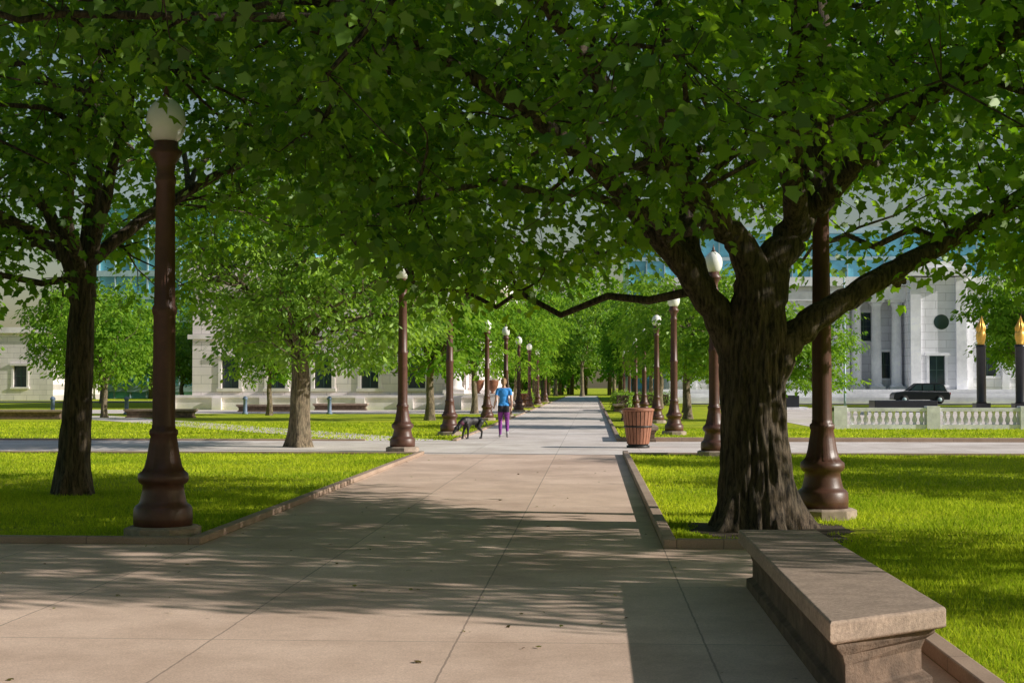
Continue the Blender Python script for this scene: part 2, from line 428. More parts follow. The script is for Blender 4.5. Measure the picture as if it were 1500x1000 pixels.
l_tr=[(0,0,-.05),(0.02,0,.6),(.06,0,1.4),(.10,0,2.4),(.17,0,3.1)]
l_r=[.24,.205,.19,.17,.13]
l_l=[([(.12,0,2.6),(.18,0,3.3),(.22,.1,4.2),(.2,.2,5.6),(.1,.3,8)],[.16,.13,.12,.09,.04]),
 ([(.10,0,2.3),(0.0,-.05,3.0),(-.3,-.1,3.8),(-.9,-.3,4.8),(-1.6,-.6,6)],[.13,.10,.09,.07,.03]),
 ([(.16,0,3.0),(.4,-.2,3.7),(.7,-.4,4.6),(1.3,-1,6)],[.1,.09,.07,.03]),
 ([(.16,0,3.0),(.2,-.8,3.7),(.8,-2.2,4.4),(1.6,-3.6,5.2)],[.1,.08,.06,.03]),
 ([(.16,0,3.2),(1,.5,4.0),(2.5,.4,4.8),(4,.2,5.6)],[.1,.08,.06,.03]),
 ([(.1,0,3.1),(-1,.3,3.8),(-2.5,.5,4.6),(-4,.6,5.4)],[.1,.08,.06,.03])]
def zl_l(x,y,r): return 2.15+.9*np.exp(-(r/1.5)**2)+.10*np.clip(-y,0,9)+1.7*np.clip((x-.6)/1.2,0,1)
carve_l=lambda p: ((p[:,0]-2.94)**2+(p[:,1]+5.45)**2<.9)&(p[:,2]<4.6)
build_tree('oak_tree',(-7.2,19.4,0),l_tr,l_r,l_l,(.0,-.5,5.9),(5.4,6.0,4.2),zl_l,1000,34,.5,.122,MAPLE,'leafA',n1=60,n2=220,tn=48,ridge=.08,seed=4,thr=.03,core=2.0,carve=carve_l)

m_tr=[(0,0,-.05),(0,0,.6),(.02,0,1.4),(0,0,2.4)]
m_r=[.30,.25,.235,.2]
m_l=[([(0,0,2.0),(.05,0,3),(0,0,4.5),(0,0,6.3)],[.2,.15,.09,.03]),
 ([(0,0,2.2),(-.5,0,3),(-1.2,-.2,3.8),(-2,-.3,4.6)],[.12,.09,.06,.03]),
 ([(0,0,2.2),(.5,-.2,2.9),(1.3,-.4,3.6),(2.2,-.5,4.2)],[.12,.09,.06,.03]),
 ([(0,0,2.4),(.1,.7,3.2),(.3,1.6,4.2)],[.12,.08,.03]),([(0,0,2.4),(-.1,-.7,3.1),(-.2,-1.6,3.9)],[.12,.08,.03])]
def zl_m(x,y,r): return 1.95+.5*np.exp(-(r/.8)**2)+.5*np.clip(x-1.8,0,2)
build_tree('oak_tree',(-7.2,34.7,0),m_tr,m_r,m_l,(.45,0,4.6),(3.7,3.4,3.5),zl_m,1000,32,.46,.14,OAK,'leafB',bark='bark2',n1=45,n2=130,tn=32,ridge=.06,seed=9,thr=-.04,core=.5)

variants=[]
for vi in range(5):
    mb=MB()
    tp=trunk(mb,[(0,0,-.05),(.03,0,.7),(R.uniform(-.08,.08),0,1.5),(R.uniform(-.1,.1),0,2.4)],[.20,.165,.15,.13],20,.3,vi+3,8,.06)
    top=tp[-1]; nodes=[]
    for k in range(7):
        a=k*2.4+vi; el=R.uniform(.7,1.4); L=R.uniform(1.8,2.8)
        d=V((math.cos(a)*math.cos(el),math.sin(a)*math.cos(el),math.sin(el)))
        b=top+V((0,0,R.uniform(-.6,.1)))
        nodes+=limb_nodes(mb,[b,b+d*L*.35+V((0,0,-.05)),b+d*L*.7,b+d*L],[.10,.075,.05,.02],8,5,.02)[2:]
    NC=330 if vi<4 else 230
    C=[]
    while len(C)<NC:
        u=norm(rng.normal(size=(2000,3)))
        p=u*(rng.random((2000,1))**(1/2.5))*(1+.38*pn(u*2.6,1,vi*4+1))[:,None]*np.array((2.9,2.9,2.8))+np.array((0,0,4.4))
        zl=2.0+.45*pn(p*[1,1,0],1.6,vi*3)
        ok=(p[:,2]>zl)&(pn(p,1.35,vi*5)>(-.08 if vi<4 else .08)); C+=list(p[ok])
    C=np.array(C[:NC])
    attach(mb,nodes,[C[i] for i in rng.choice(NC,50,replace=False)],.03,.01,4,4,.1,.05)
    o=mb.obj('branches','bark2'); tm=o.data; bpy.data.objects.remove(o)
    cen,tip,nr,sz,rnd=clump_leaves(C,24,.5,.24 if vi<4 else .2)
    lm=leaf_mesh('generic_leaves',cen,tip,nr,sz,OAK,'leafB' if vi==0 else 'leafC',rnd)
    variants.append((tm,lm))
def gtree(x,y,sc=1,zs=1,name='shade_tree',v=None):
    v=R.randrange(4) if v is None else v
    e=empty(name,(x,y,0),R.uniform(0,6.28)); e.scale=(sc,sc,sc*zs)
    link('branches',variants[v][0],e); link('foliage',variants[v][1],e)
for x,y,s,z in [(-7.1,62,1.05,1.0),(-5.6,104,1.0,1.1),(-5.0,122,1.1,1.1),(-5,142,1.1,1.1),(-5.4,165,1.2,1),
    (4.9,51,.86,.95),(4.3,65,.98,.98),(5.2,80,1.05,1.05),(4.6,97,1.1,1.1),(4.9,120,1.15,1.1),(4.2,146,1.2,1.1),(4.4,178,1.3,1.1),
    (9.6,62,.66,1.0),(-31,106,.95,.9),(-38,80,.95,1),(-47,96,1.2,1),(-23,66,.82,.95),(-16.5,72,.8,1.1),(-30.5,58,1.0,1.0),(-42,120,1.3,1.1),(-50,108,1.3,1.2),(-36,132,1.3,1.1),(-29,125,1.2,1.2),(-34,92,1.1,1.1),(-25,50,.8,1),
    (31,104,1.5,1.1),(37,100,1.4,1.1),(34,112,1.2,1.0),(13,116,.9,.9),(-1.5,205,1.5,1.4),(-5.5,212,1.6,1.3),(3.2,210,1.6,1.4),(-6.4,77,.95,1.15)]:
    gtree(x,y,s,z)
# unseen trees beside and behind the viewpoint: first row placed to shade path and lawn
for x,y,s,z,v in [(16.6,26,1.05,1.0,1),(15.8,20.3,.95,1.0,2),(10.6,11.6,.85,1.5,4),(9.2,9.1,.62,2.2,4),
    (-9,-5,1.4,1.2,0),(-14,5,1.3,1.3,1),(3,-9,1.5,1.2,2),(12,-1.5,1.2,1.3,3),(-3,-15,1.5,1.2,1),(18,-8,1.5,1.3,0),(-17,13,1.2,1.3,2),(9,-6,1.4,1.3,1),(-10,-12,1.5,1.3,2)]:  # added out of view to block skylight and deepen the shade
    gtree(x,y,s,z,v=v)

C=[]; mb=MB()
for i in range(94):
    x=R.uniform(-150,120); y=R.uniform(222,280) if x>-22 else R.uniform(150,220)
    h=R.uniform(9,15); w=R.uniform(4.5,7)
    if i>78: x=R.uniform(-20,20); y=R.uniform(225,255); h=R.uniform(18,26); w=R.uniform(6,8)
    mb.tube([(x,y,0),(x+.2,y,h*.4),(x,y,h*.7)],[.35,.28,.12],7)
    n_=100; u=norm(rng.normal(size=(n_,3)))*(rng.random((n_,1))**.4)
    C+=list(u*np.array((w,w,h*.45))+np.array((x,y,h*.56)))
C=np.array(C)
cen,tip,nr,sz,rnd=clump_leaves(C,8,1.7,.95)
dm=leaf_mesh('distant_leaves',cen,tip,nr,sz,RH,'leafC',rnd)
e=empty('distant_trees'); link('foliage',dm,e); mb.obj('trunks','bark2',e)

# ------------------------------------------------------------------ ground, paths, kerbs
g=MB(); g.add([(-600,-60,0),(600,-60,0),(600,900,0),(-600,900,0)],[(0,1,2,3)]); g.obj('ground','lawn')
def sheet(name,x0,x1,y0,y1,z,m):
    s=MB(); s.add([(x0,y0,z),(x1,y0,z),(x1,y1,z),(x0,y1,z)],[(0,1,2,3)]); return s.obj(name,m)
p=MB()
for x0,x1,y0,y1 in [(-40,1.85,-8,13.3),(-3.7,.65,13.3,31.2)]:
    p.add([(x0,y0,.004),(x1,y0,.004),(x1,y1,.004),(x0,y1,.004)],[(0,1,2,3)])
p.obj('main_path','pave')
p=MB()
for x0,x1,y0,y1 in [(-70,70,31.2,38.6),(-3.7,.65,38.6,215)]:
    p.add([(x0,y0,.004),(x1,y0,.004),(x1,y1,.004),(x0,y1,.004)],[(0,1,2,3)])
p.obj('cross_path','pave2')
s=MB(); s.add([(-6.2,38.6,.008),(-3.7,38.6,.008),(-24,70,.008),(-27.5,70,.008)],[(0,1,2,3)]); s.obj('footpath','pave2')
sheet('footpath',-60,-3.7,76,88,.008,'pave2')
sheet('plaza_pavement',8,60,51.5,98,.008,'pave2')
sheet('street',8,200,115.5,123.4,.012,'asph')
sheet('street',-120,-40,126,138,.012,'asph')
k=MB(); h=.09
k.box(-40,-3.82,13.3,13.42,0,h*.8); k.box(-3.82,-3.7,13.3,31.2,0,h*.8)
k.box(-40,-3.82,31.08,31.2,0,h*.6)
k.box(.65,.77,13.2,31.2,0,h); k.box(.77,1.85,13.2,13.32,0,h)
k.box(1.85,1.97,-8,13.32,0,h); k.box(.77,40,31.08,31.2,0,h*.6)
k.box(.65,.77,38.6,200,0,h); k.box(-3.82,-3.7,38.72,200,0,h*.6)
k.box(-60,-6.2,38.6,38.72,0,h*.6); k.box(.77,60,38.6,38.72,0,h*1.3)
k.obj('kerb','kerb',bevel=.012)
s=MB(); pts=[]
for i in range(60):
    a=2*math.pi*i/60; r=.85+.45*noise.noise(V((math.cos(a)*1.5,math.sin(a)*1.5,3)))+.12*noise.noise(V((math.cos(a)*6,math.sin(a)*6,1)))
    x=1.85+r*1.05*math.cos(a); pts.append((max(.775,x),max(13.325,15.0+r*1.2*math.sin(a)),.004))
s.add(pts,[tuple(range(60))]); s.obj('soil_patch','soil')
def blades(x0,x1,y0,y1,dens,h,w,avoid=None,seed=0):
    n=int((x1-x0)*(y1-y0)*dens)
    x=rng.uniform(x0,x1,n); y=rng.uniform(y0,y1,n)
    ok=(x<y*.345+1.5)&(x>-y*.46-1.5)
    if avoid is not None:
        for ax,ay,ar in avoid: ok&=((x-ax)**2+(y-ay)**2>(ar*(1+.35*pn(np.c_[x,y,x*0],4)))**2)
    x=x[ok];y=y[ok];n=len(x)
    hh=h*(.5+rng.random(n))*(1+.35*pn(np.c_[x,y,x*0],1.3)); a=rng.uniform(0,math.pi,n)
    lean=rng.normal(size=(n,2))*hh[:,None]*.45
    ww=w*(.6+.8*rng.random(n))
    P=np.zeros((n,3,3)); 
    P[:,0,0]=x-np.cos(a)*ww/2;P[:,0,1]=y-np.sin(a)*ww/2
    P[:,1,0]=x+np.cos(a)*ww/2;P[:,1,1]=y+np.sin(a)*ww/2
    P[:,2,0]=x+lean[:,0];P[:,2,1]=y+lean[:,1];P[:,2,2]=hh
    return P,np.clip(.5+.45*pn(np.c_[x,y,x*0],.8)+.25*rng.normal(size=n),0,1)
parts=[blades(1.98,4.6,6,13.3,2200,.042,.008,[(1.9,14.9,1.0)]),
 blades(.78,8,13.33,20,950,.04,.012,[(1.85,15,.95),(2.61,16.4,.3)]),
 blades(.78,12,20,31.05,400,.04,.018),
 blades(-10,-3.83,13.43,20,950,.04,.012,[(-4.24,13.9,.37),(-7.2,19.4,.35)]),
 blades(-16,-3.83,20,31.05,330,.04,.018),
 blades(-25,-3.83,38.75,58,60,.05,.04),
 blades(.78,20,38.75,50,70,.05,.04)]
P=np.concatenate([a for a,b in parts]); rn=np.concatenate([b for a,b in parts]); n=len(P)
me=bpy.data.meshes.new('grass'); me.vertices.add(n*3); me.vertices.foreach_set('co',P.astype(np.float32).ravel())
me.loops.add(n*3); me.loops.foreach_set('vertex_index',np.arange(n*3,dtype=np.int32)); me.polygons.add(n)
me.polygons.foreach_set('loop_start',np.arange(0,n*3,3,dtype=np.int32)); me.update(calc_edges=True)
me.attributes.new('rnd','FLOAT','FACE').data.foreach_set('value',rn.astype(np.float32)); me.materials.append(M['grassblade'])
ob=bpy.data.objects.new('grass',me); col.objects.link(ob)
n=340; x=rng.uniform(-7,6,n); y=6+rng.random(n)**1.3*24; c=np.c_[x,y,np.full(n,.016)]
tip=norm(np.c_[rng.normal(size=(n,2)),np.zeros(n)]); nr=rng.normal(size=(n,3))*.25+[0,0,1]
link_me=leaf_mesh('fallen_leaves',c,tip,nr,.015+.035*rng.random(n),MAPLE,'dryleaf'); ob=bpy.data.objects.new('fallen_leaves',link_me); col.objects.link(ob)

# ------------------------------------------------------------------ stone benches
def bench(loc,slab,rz=0):
    e=empty('stone_bench',loc,rz)
    c=V((sum(x for x,y in slab)/4,sum(y for x,y in slab)/4))
    def inset(d):
        out=[]
        for x,y in slab: out.append((x+(d if x<c.x else -d),y+(d*1.5 if y<c.y else -d*1.5)))
        return out
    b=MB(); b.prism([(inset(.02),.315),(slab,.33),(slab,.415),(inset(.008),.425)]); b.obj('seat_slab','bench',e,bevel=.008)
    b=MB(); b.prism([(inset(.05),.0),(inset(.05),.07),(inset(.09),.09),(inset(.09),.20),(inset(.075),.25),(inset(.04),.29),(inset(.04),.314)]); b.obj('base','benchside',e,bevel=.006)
bench((0,0,0),[(1.08,6.6),(1.72,7.08),(1.68,10.8),(1.09,10.8)])
R4=lambda w,l:[(-w/2,-l/2),(w/2,-l/2),(w/2,l/2),(-w/2,l/2)]
bench((1.45,40.0,0),R4(.6,3.6))
for x,y,rz in [(-25.5,63,1.5708),(-20.3,66,1.5708),(-19,82,1.5708),(-15.5,87,1.5708),(-4.6,88,0),(1.5,62,0),(1.5,84,0)]: bench((x,y,0),R4(.6,3.4),rz)

# ------------------------------------------------------------------ lamps
prof=[(.285,.12),(.29,.2),(.285,.29),(.265,.32),(.235,.34),(.225,.37),(.205,.46),(.20,.52),(.235,.545),(.25,.58),(.245,.63),(.21,.66),(.185,.70),(.165,.78),(.145,.90),(.128,1.0),(.14,1.02),(.14,1.06),(.118,1.08),(.112,1.12),(.108,2.2),(.122,2.23),(.122,2.28),(.104,2.31),(.092,3.5),(.105,3.53),(.105,3.57),(.085,3.62),(.10,3.72),(.15,3.80),(.165,3.84),(.12,3.88),(.12,3.94)]
lb=MB(); lb.lathe(prof,40,flute=(.66,3.52,.15))
o=lb.obj('post','bronze'); post_me=o.data; bpy.data.objects.remove(o)
gl=MB(); gl.lathe([(.11,3.94),(.15,3.98),(.185,4.06),(.195,4.15),(.18,4.24),(.14,4.31),(.085,4.36),(.05,4.38)],28)
o=gl.obj('globe','globe'); globe_me=o.data; bpy.data.objects.remove(o)
fb=MB(); fb.lathe([(.055,4.381),(.05,4.40),(.025,4.42),(.03,4.45),(.012,4.49),(.004,4.54)],12)
o=fb.obj('finial','bronze'); fin_me=o.data; bpy.data.objects.remove(o)
oc=[math.pi/8+i*math.pi/4 for i in range(8)]
pb=MB(); pb.prism([([(q*math.cos(a),q*math.sin(a)) for a in oc],z) for q,z in ((.38,0),(.38,.10),(.33,.122))])
o=pb.obj('plinth','plinth'); pl_me=o.data; bpy.data.objects.remove(o)
for x,y in [(-4.26,13.95),(-4.33,32.3),(-4.35,43.2),(-4.6,62),(-4.2,69),(-4.3,83),(-4.3,97),(-4.3,112),(-4.3,130),
            (2.61,16.4),(2.6,30.7),(2.5,44),(2.6,58),(2.6,72),(2.6,86),(2.6,101),(2.6,118)]:
    e=empty('street_lamp',(x,y,0),R.uniform(0,1))
    for nm,me in (('post',post_me),('globe',globe_me),('finial',fin_me),('plinth',pl_me)): link(nm,me,e)

def bin_(x,y):
    e=empty('litter_bin',(x,y,0))
    b=MB(); n=22
    for i in range(n):
        a0=2*math.pi*(i+.1)/n; a1=2*math.pi*(i+.9)/n
        def pr(r,a): return (r*math.cos(a),r*math.sin(a))
        lv=[]
        for r,z in ((.27,.10),(.335,.55),(.375,.88)):
            lv.append(([pr(r-.025,a0),pr(r,a0),pr(r,a1),pr(r-.025,a1)],z))
        b.prism(lv)
    b.obj('slats','wood',e)
    b=MB(); b.lathe([(.24,.02),(.25,.12),(.34,.86),(.34,.9),(.30,.9),(.2,.2)],24); b.lathe([(.28,.0),(.28,.06),(.2,.08)],24); b.lathe([(.345,.5),(.345,.54)],24)
    b.obj('liner','darkmetal',e)
    b=MB(); b.lathe([(.375,.885),(.395,.90),(.395,.94),(.33,.97),(.2,.975),(.2,.95)],28); b.obj('rim','wood',e)
bin_(1.1,34.7); bin_(1.7,96); bin_(-4.9,100)

# ------------------------------------------------------------------ buildings
def wall(mb,x0,x1,y0,y1,z0,z1,wins):
    x=x0
    for cx,w,za,zb in sorted(wins):
        a,b=cx-w/2,cx+w/2
        mb.box(x,a,y0,y1,z0,z1)
        mb.box(a,b,y0,y1,z0,za); mb.box(a,b,y0,y1,zb,z1); x=b
    mb.box(x,x1,y0,y1,z0,z1)
def windows(e,y,wins,trim,sill=True):
    g_=MB(); f=MB(); t=MB()
    for cx,w,za,zb in wins:
        g_.box(cx-w/2,cx+w/2,y+.30,y+.33,za,zb)
        for q in (-1,0,1): f.box(cx+q*w/2-.04*(q!=-1),cx+q*w/2+.04*(q!=1),y+.25,y+.298,za,zb)
        for zz in (za,(za+zb)/2,zb-.07): f.box(cx-w/2+.05,cx+w/2-.05,y+.26,y+.296,zz,zz+.07)
        t.box(cx-w/2-.22,cx-w/2-.003,y-.07,y-.002,za,zb); t.box(cx+w/2+.003,cx+w/2+.22,y-.07,y-.002,za,zb)
        t.box(cx-w/2-.35,cx+w/2+.35,y-.18,y-.002,zb+.003,zb+.25)
        if sill: t.box(cx-w/2-.3,cx+w/2+.3,y-.15,y-.002,za-.2,za-.003)
    g_.obj('window_glass','win',e); f.obj('window_frames','frame',e); t.obj('window_surrounds',trim,e)
def column(mb,x,y,z0,z1,r):
    H=z1-z0
    mb.box(x-r*1.4,x+r*1.4,y-r*1.4,y+r*1.4,z0,z0+r*.5)
    mb.lathe([(r*1.3,z0+r*.5),(r*1.3,z0+r*.7),(r*1.02,z0+r*.9),(r,z0+r),(r*.97,z0+H*.4),(r*.83,z1-r*1.4),(r*.95,z1-r*1.2),(r*1.25,z1-r*.5)],32,(x,y,0),flute=(z0+r,z1-r*1.4,.05))
    mb.box(x-r*1.35,x+r*1.35,y-r*1.35,y+r*1.35,z1-r*.5,z1)
e=empty('library_building')
Y=93; wins=[(-23.95+3.1*i,1.15,1.35,3.45) for i in range(5)]
w=MB(); wall(w,-26.5,-9.6,Y,Y+.5,.9,8.6,wins); w.box(-26.5,-9.6,Y+.5,Y+35,.9,8.6); w.obj('walls','lime',e)
windows(e,Y,wins,'trim')
t=MB(); t.box(-26.7,-9.5,Y-.25,Y-.003,0,.9); t.box(-26.8,-9.4,Y-.15,Y-.003,4.6,4.9); t.box(-27.1,-9.0,Y-.6,Y+35.5,8.603,9.2); t.box(-26.7,-9.4,Y-.2,Y+35.2,9.203,10.0)
t.obj('base_and_cornice','trim',e)
c=MB()
for i in range(9): column(c,-7.6,Y+.6+3.4*i,1.0,8.0,.5)
column(c,-9.0,Y-.5,1.0,8.0,.5)
c.obj('columns','trim',e)
t=MB(); t.box(-9.6+.003,-6.6,Y-1.4,Y+34,0,.995); t.box(-9.39,-6.9,Y-1.2,Y+34.2,8.0,8.6); t.box(-8.99,-6.5,Y-1.6,Y+34.6,8.603,9.25)
for i in range(4): t.box(-6.6+.35*i+.002*i,-6.25+.35*i,Y+2,Y+32,0,.8-.2*i)
t.obj('podium','trim',e)
e=empty('terrace_wall'); t=MB(); t.box(-27,-5.6,89.0,89.4,0,.75); t.box(-27.1,-5.5,88.9,89.5,.753,.92)
for i in range(8): t.box(-27.1+3.05*i,-26.5+3.05*i,88.8,88.997,0,.75)
t.obj('wall','trim',e)
for x in (-7.1,-6.2):
    e=empty('bronze_urn',(x,88.2,0)); b=MB(); b.box(-.32,.32,-.32,.32,0,.95); b.box(-.38,.38,-.38,.38,.95,1.03); b.obj('pedestal','trim',e)
    b=MB(); b.lathe([(.15,1.03),(.15,1.07),(.08,1.12),(.14,1.2),(.30,1.4),(.36,1.6),(.37,1.78),(.41,1.86),(.37,1.88),(.3,1.8)],24); b.obj('bowl','urn',e)

e=empty('courthouse_building'); Y=130
w=MB()
W1=[(11+3.2*i,1.5,2.4,5.0) for i in range(4)]
wall(w,7,23.2,Y,Y+.6,.0,10.5,W1)
wall(w,23.2,28.2,Y+1.6,Y+2.2,0,10.5,[(24.8,1.3,5.6,8.2),(26.6,1.1,2.2,4.6)])
wall(w,28.2,33.4,Y-1.2,Y-.6,0,11.2,[(30.7,1.4,1.6,4.2)])
W4=[(35.5+3.2*i,1.5,2.4,5.0) for i in range(8)]
wall(w,33.4,62,Y,Y+.6,0,10.5,W4)
w.box(7,62,Y+2.2,Y+25,0,10.5); w.box(7,23.2,Y+.6,Y+2.19,0,10.5); w.box(28.2,33.4,Y-.6,Y+2.19,0,11.2); w.box(33.4,62,Y+.6,Y+2.19,0,10.5)
w.obj('walls','lime2',e)
windows(e,Y,W1,'trim2'); windows(e,Y+1.6,[(24.8,1.3,5.6,8.2),(26.6,1.1,2.2,4.6)],'trim2'); windows(e,Y-1.2,[(30.7,1.4,1.6,4.2)],'trim2'); windows(e,Y,W4,'trim2')
t=MB(); t.box(6.8,23.1,Y-.5,Y-.003,9.2,10.0); t.box(6.6,28.19,Y-.9,Y+25,10.503,11.3); t.box(33.41,62.5,Y-.9,Y+25,10.503,11.3)
t.box(28.0,33.6,Y-2.0,Y+3,11.303,12.0); t.box(28.4,33.2,Y-1.6,Y+3,12.003,12.6); t.box(33.5,62,Y-.5,Y-.003,9.2,10.0); t.box(23.2,28.19,Y-.3,Y+1.59,9.3,10.45)
for i,(a,b) in enumerate(((6,70),(5.5,71),(5,72))): t.box(a,b,Y-4-1.2*i,Y-3-1.2*i+.003 if i else Y-1.3,0,1.2-.35*i)
t.obj('cornices_and_steps','trim2',e)
c=MB()
for x in (23.9,25.7,27.5): column(c,x,Y+.6,1.2,9.3,.48)
for x in (28.8,32.8): c.box(x-.45,x+.45,Y-1.45,Y-1.203,1.2,11.2)
for i in range(5): c.box(9-.35+3.3*i,9+.35+3.3*i,Y-.25,Y-.003,1.2,9.19)
for i in range(8): c.box(33.8+3.2*i-.3,33.8+3.2*i+.3,Y-.25,Y-.003,1.2,9.19)
c.obj('columns','trim2',e)
b=MB(); a=[(.75*math.cos(i*math.pi/14),.75*math.sin(i*math.pi/14)) for i in range(28)]
b.add([(31.1+x*.9,Y-1.21,7.2+z*.9) for x,z in a],[tuple(range(28))]); b.obj('round_window','win',e)
e=empty('glass_office_building'); g_=MB(); g_.box(4,48,158,185,0,18.2); g_.obj('curtain_wall','teal',e)
m_=MB()
for i in range(23): m_.box(4+2*i-.07,4+2*i+.07,157.8,157.997,0,18.2)
for i in range(6): m_.box(3.9,48.1,157.7,157.99,2.9*i+1-.2,2.9*i+1+.2)
m_.box(3.5,48.5,157,186,18.203,18.9); m_.obj('mullions','mull',e)
e=empty('glass_office_building'); g_=MB(); g_.box(-62,-34,170,190,0,24); g_.obj('curtain_wall','teal',e); m_=MB()
for i in range(9): m_.box(-62.1,-33.9,169.6,169.99,2.8*i+.8,2.8*i+1.5)
for i in range(15): m_.box(-62+2*i-.08,-62+2*i+.08,169.7,169.995,0,24)
m_.obj('spandrels','mull',e)
e=empty('stone_office_building'); W=[(-98+3.5*i,1.4,1.4,3.6) for i in range(12)]
w=MB(); wall(w,-100,-56,145,145.5,0,7,W); w.box(-100,-56,145.5,160,0,7); w.obj('walls','lime',e); windows(e,145,W,'trim')
w=MB(); w.box(-100.3,-55.7,144.6,160.3,7.003,7.6); w.obj('cornice','trim',e)

e=empty('stone_balustrade'); b=MB(); Y=50.2
b.box(8.4,40,Y,Y+.34,0,.16); b.box(8.4,40,Y-.02,Y+.36,.62,.74)
x=8.4; i=0
while x<40:
    if i%12==0: b.box(x,x+.45,Y-.06,Y+.40,.0,.80); x+=.55
    else: b.lathe([(.075,.16),(.05,.2),(.09,.30),(.085,.36),(.04,.48),(.06,.58),(.075,.62)],8,(x+.1,Y+.17,0)); x+=.24
    i+=1
b.obj('balusters','bal',e)
e=empty('granite_fountain',(16.1,75,0)); b=MB(); b.box(-1.6,1.6,-.8,.8,.15,.75); b.obj('basin','blk',e,bevel=.03); b=MB(); b.box(-2,2,-1.1,1.1,.0,.15); b.obj('step','bal',e)
e=empty('granite_fountain',(11.6,92,0)); b=MB(); b.box(-1.5,1.5,-.8,.8,.15,.9); b.obj('basin','blk',e,bevel=.03); b=MB(); b.box(-2,2,-1.1,1.1,.0,.15); b.obj('step','bal',e)
for x,y in [(22.8,85),(24.9,84.5),(29,84)]:
    e=empty('memorial_column',(x,y,0)); b=MB(); b.box(-.42,.42,-.42,.42,0,.5); b.lathe([(.3,.5),(.27,.6),(.27,3.7),(.3,3.75),(.3,3.9)],20); b.obj('shaft','blk',e)
    b=MB(); b.lathe([(.24,3.9),(.2,4.0),(.27,4.25),(.29,4.5),(.22,4.8)],14)
    for k in range(7):
        a=k*.9; b.tube([(.12*math.cos(a),.12*math.sin(a),4.5),(.2*math.cos(a+.5),.2*math.sin(a+.5),4.9),(.05*math.cos(a+1),.05*math.sin(a+1),5.2+.07*k)],[.12,.09,.01],7)
    b.obj('gilded_flame','gold',e)
b=MB(); b.lathe([(.12,0),(.08,.3),(.06,9)],12,(17.5,100,0)); b.obj('flag_pole','mull')
def hedge(x0,x1,y0,y1,z):
    e=empty('clipped_hedge'); n=int((x1-x0+.4)*(y1-y0+.4)*(z+.3)*60); C=np.c_[rng.uniform(x0,x1,n),rng.uniform(y0,y1,n),rng.uniform(0,z,n)]
    cen,tip,nr,sz,rnd=clump_leaves(C,6,.2,.12,1); link('foliage',leaf_mesh('hedge',cen,tip,nr,sz,RH,'leafB',rnd),e)
    b=MB(); b.box(x0+.15,x1-.15,y0+.15,y1-.15,0,z-.15); b.obj('stems','bark',e)
hedge(1.3,2.3,84.5,90,1.1); hedge(-5.6,-4.8,108,114,1.0); hedge(3.4,6,110,111.5,1.0)
for x,y in [(-28.2,73),(-24.6,74),(-22.1,73),(-33,76),(-18.5,75),(-14,75.2)]:
    e=empty('bollard',(x,y,0)); b=MB(); b.lathe([(.16,0),(.16,.08),(.11,.12),(.10,.75),(.14,.78),(.14,.84),(.09,.92),(.02,.96)],14); b.obj('post','bluepost',e)

def car(x,y,rz=0,name='parked_suv'):
    e=empty(name,(x,y,.012),rz)
    def body(prof,w0,w1,zsplit):
        m=MB(); n=len(prof); vs=[]
        for s in (-1,1):
            for px,pz in prof: vs.append((px,s*(w0 if pz<zsplit else w1),pz))
        fs=[tuple(range(n)),tuple(range(2*n-1,n-1,-1))]+[((i+1)%n,i,n+i,n+(i+1)%n) for i in range(n)]
        m.add(vs,fs); return m
    lower=[(-2.3,.35),(-2.35,.75),(-2.25,1.0),(1.2,1.05),(2.1,.95),(2.3,.75),(2.32,.35)]
    body(lower,.92,.88,.9).obj('body','car',e,bevel=.05)
    top=[(-2.15,1.02),(-1.9,1.62),(-1.5,1.72),(.35,1.72),(1.15,1.06)]
    body(top,.80,.68,1.3).obj('cabin','car',e,bevel=.05)
    g_=MB()
    for s in (-1,1):
        for a,b,c,d in ((-1.95,-1.1,-1.78,-1.1),(-1.0,-.1,-1.0,-.1),(0,.92,0,.4)):
            q=[(a,s*.815,1.12),(b,s*.815,1.12),(d,s*.705,1.6),(c,s*.705,1.6)]
            g_.add(q if s<0 else q[::-1],[(0,1,2,3)])
    g_.obj('windows','win',e)
    t=MB()
    for wx in (-1.45,1.45):
        for s in (-1,1):
            t.tube([(wx,s*.72,.36),(wx,s*.94,.36)],[.36,.36],18)
    t.obj('wheels','tyre',e)
    t=MB()
    for wx in (-1.45,1.45):
        for s in (-1,1): t.tube([(wx,s*.90,.36),(wx,s*.955,.36)],[.2,.18],12)
    t.obj('hubs','mull',e)
    t=MB(); t.box(-2.38,-2.2,-.85,-.6,.75,.95); t.box(-2.38,-2.2,.6,.85,.75,.95); t.obj('tail_lamps','redlamp',e)
car(27.4,121.2,rad(180)); car(43,121.2,math.pi); car(-60,130,0)

# ------------------------------------------------------------------ figures
def fuse(mb,name,mats,pick,parent,vox=.011,sm=4):
    ob=mb.obj(name,mats[0],parent)
    r=ob.modifiers.new('r','REMESH'); r.mode='VOXEL'; r.voxel_size=vox
    s=ob.modifiers.new('s','SMOOTH'); s.iterations=sm; s.factor=.5
    dg=bpy.context.evaluated_depsgraph_get(); me=bpy.data.meshes.new_from_object(ob.evaluated_get(dg))
    ob.modifiers.clear(); ob.data=me
    me.materials.clear()
    for m in mats: me.materials.append(M[m])
    idx=[pick(p.center) for p in me.polygons]
    me.polygons.foreach_set('material_index',idx); me.polygons.foreach_set('use_smooth',[True]*len(idx)); me.update()
    return ob
e=empty('walking_woman',(-2.56,41.0,.004),rad(4))
b=MB()
b.sphere((0,0,.95),(.165,.125,.14),20); b.sphere((0,.0,1.1),(.13,.095,.16),20); b.sphere((0,.01,1.29),(.165,.11,.17),20)
b.sphere((-.075,-.05,.9),(.085,.09,.1)); b.sphere((.075,-.05,.9),(.085,.09,.1))
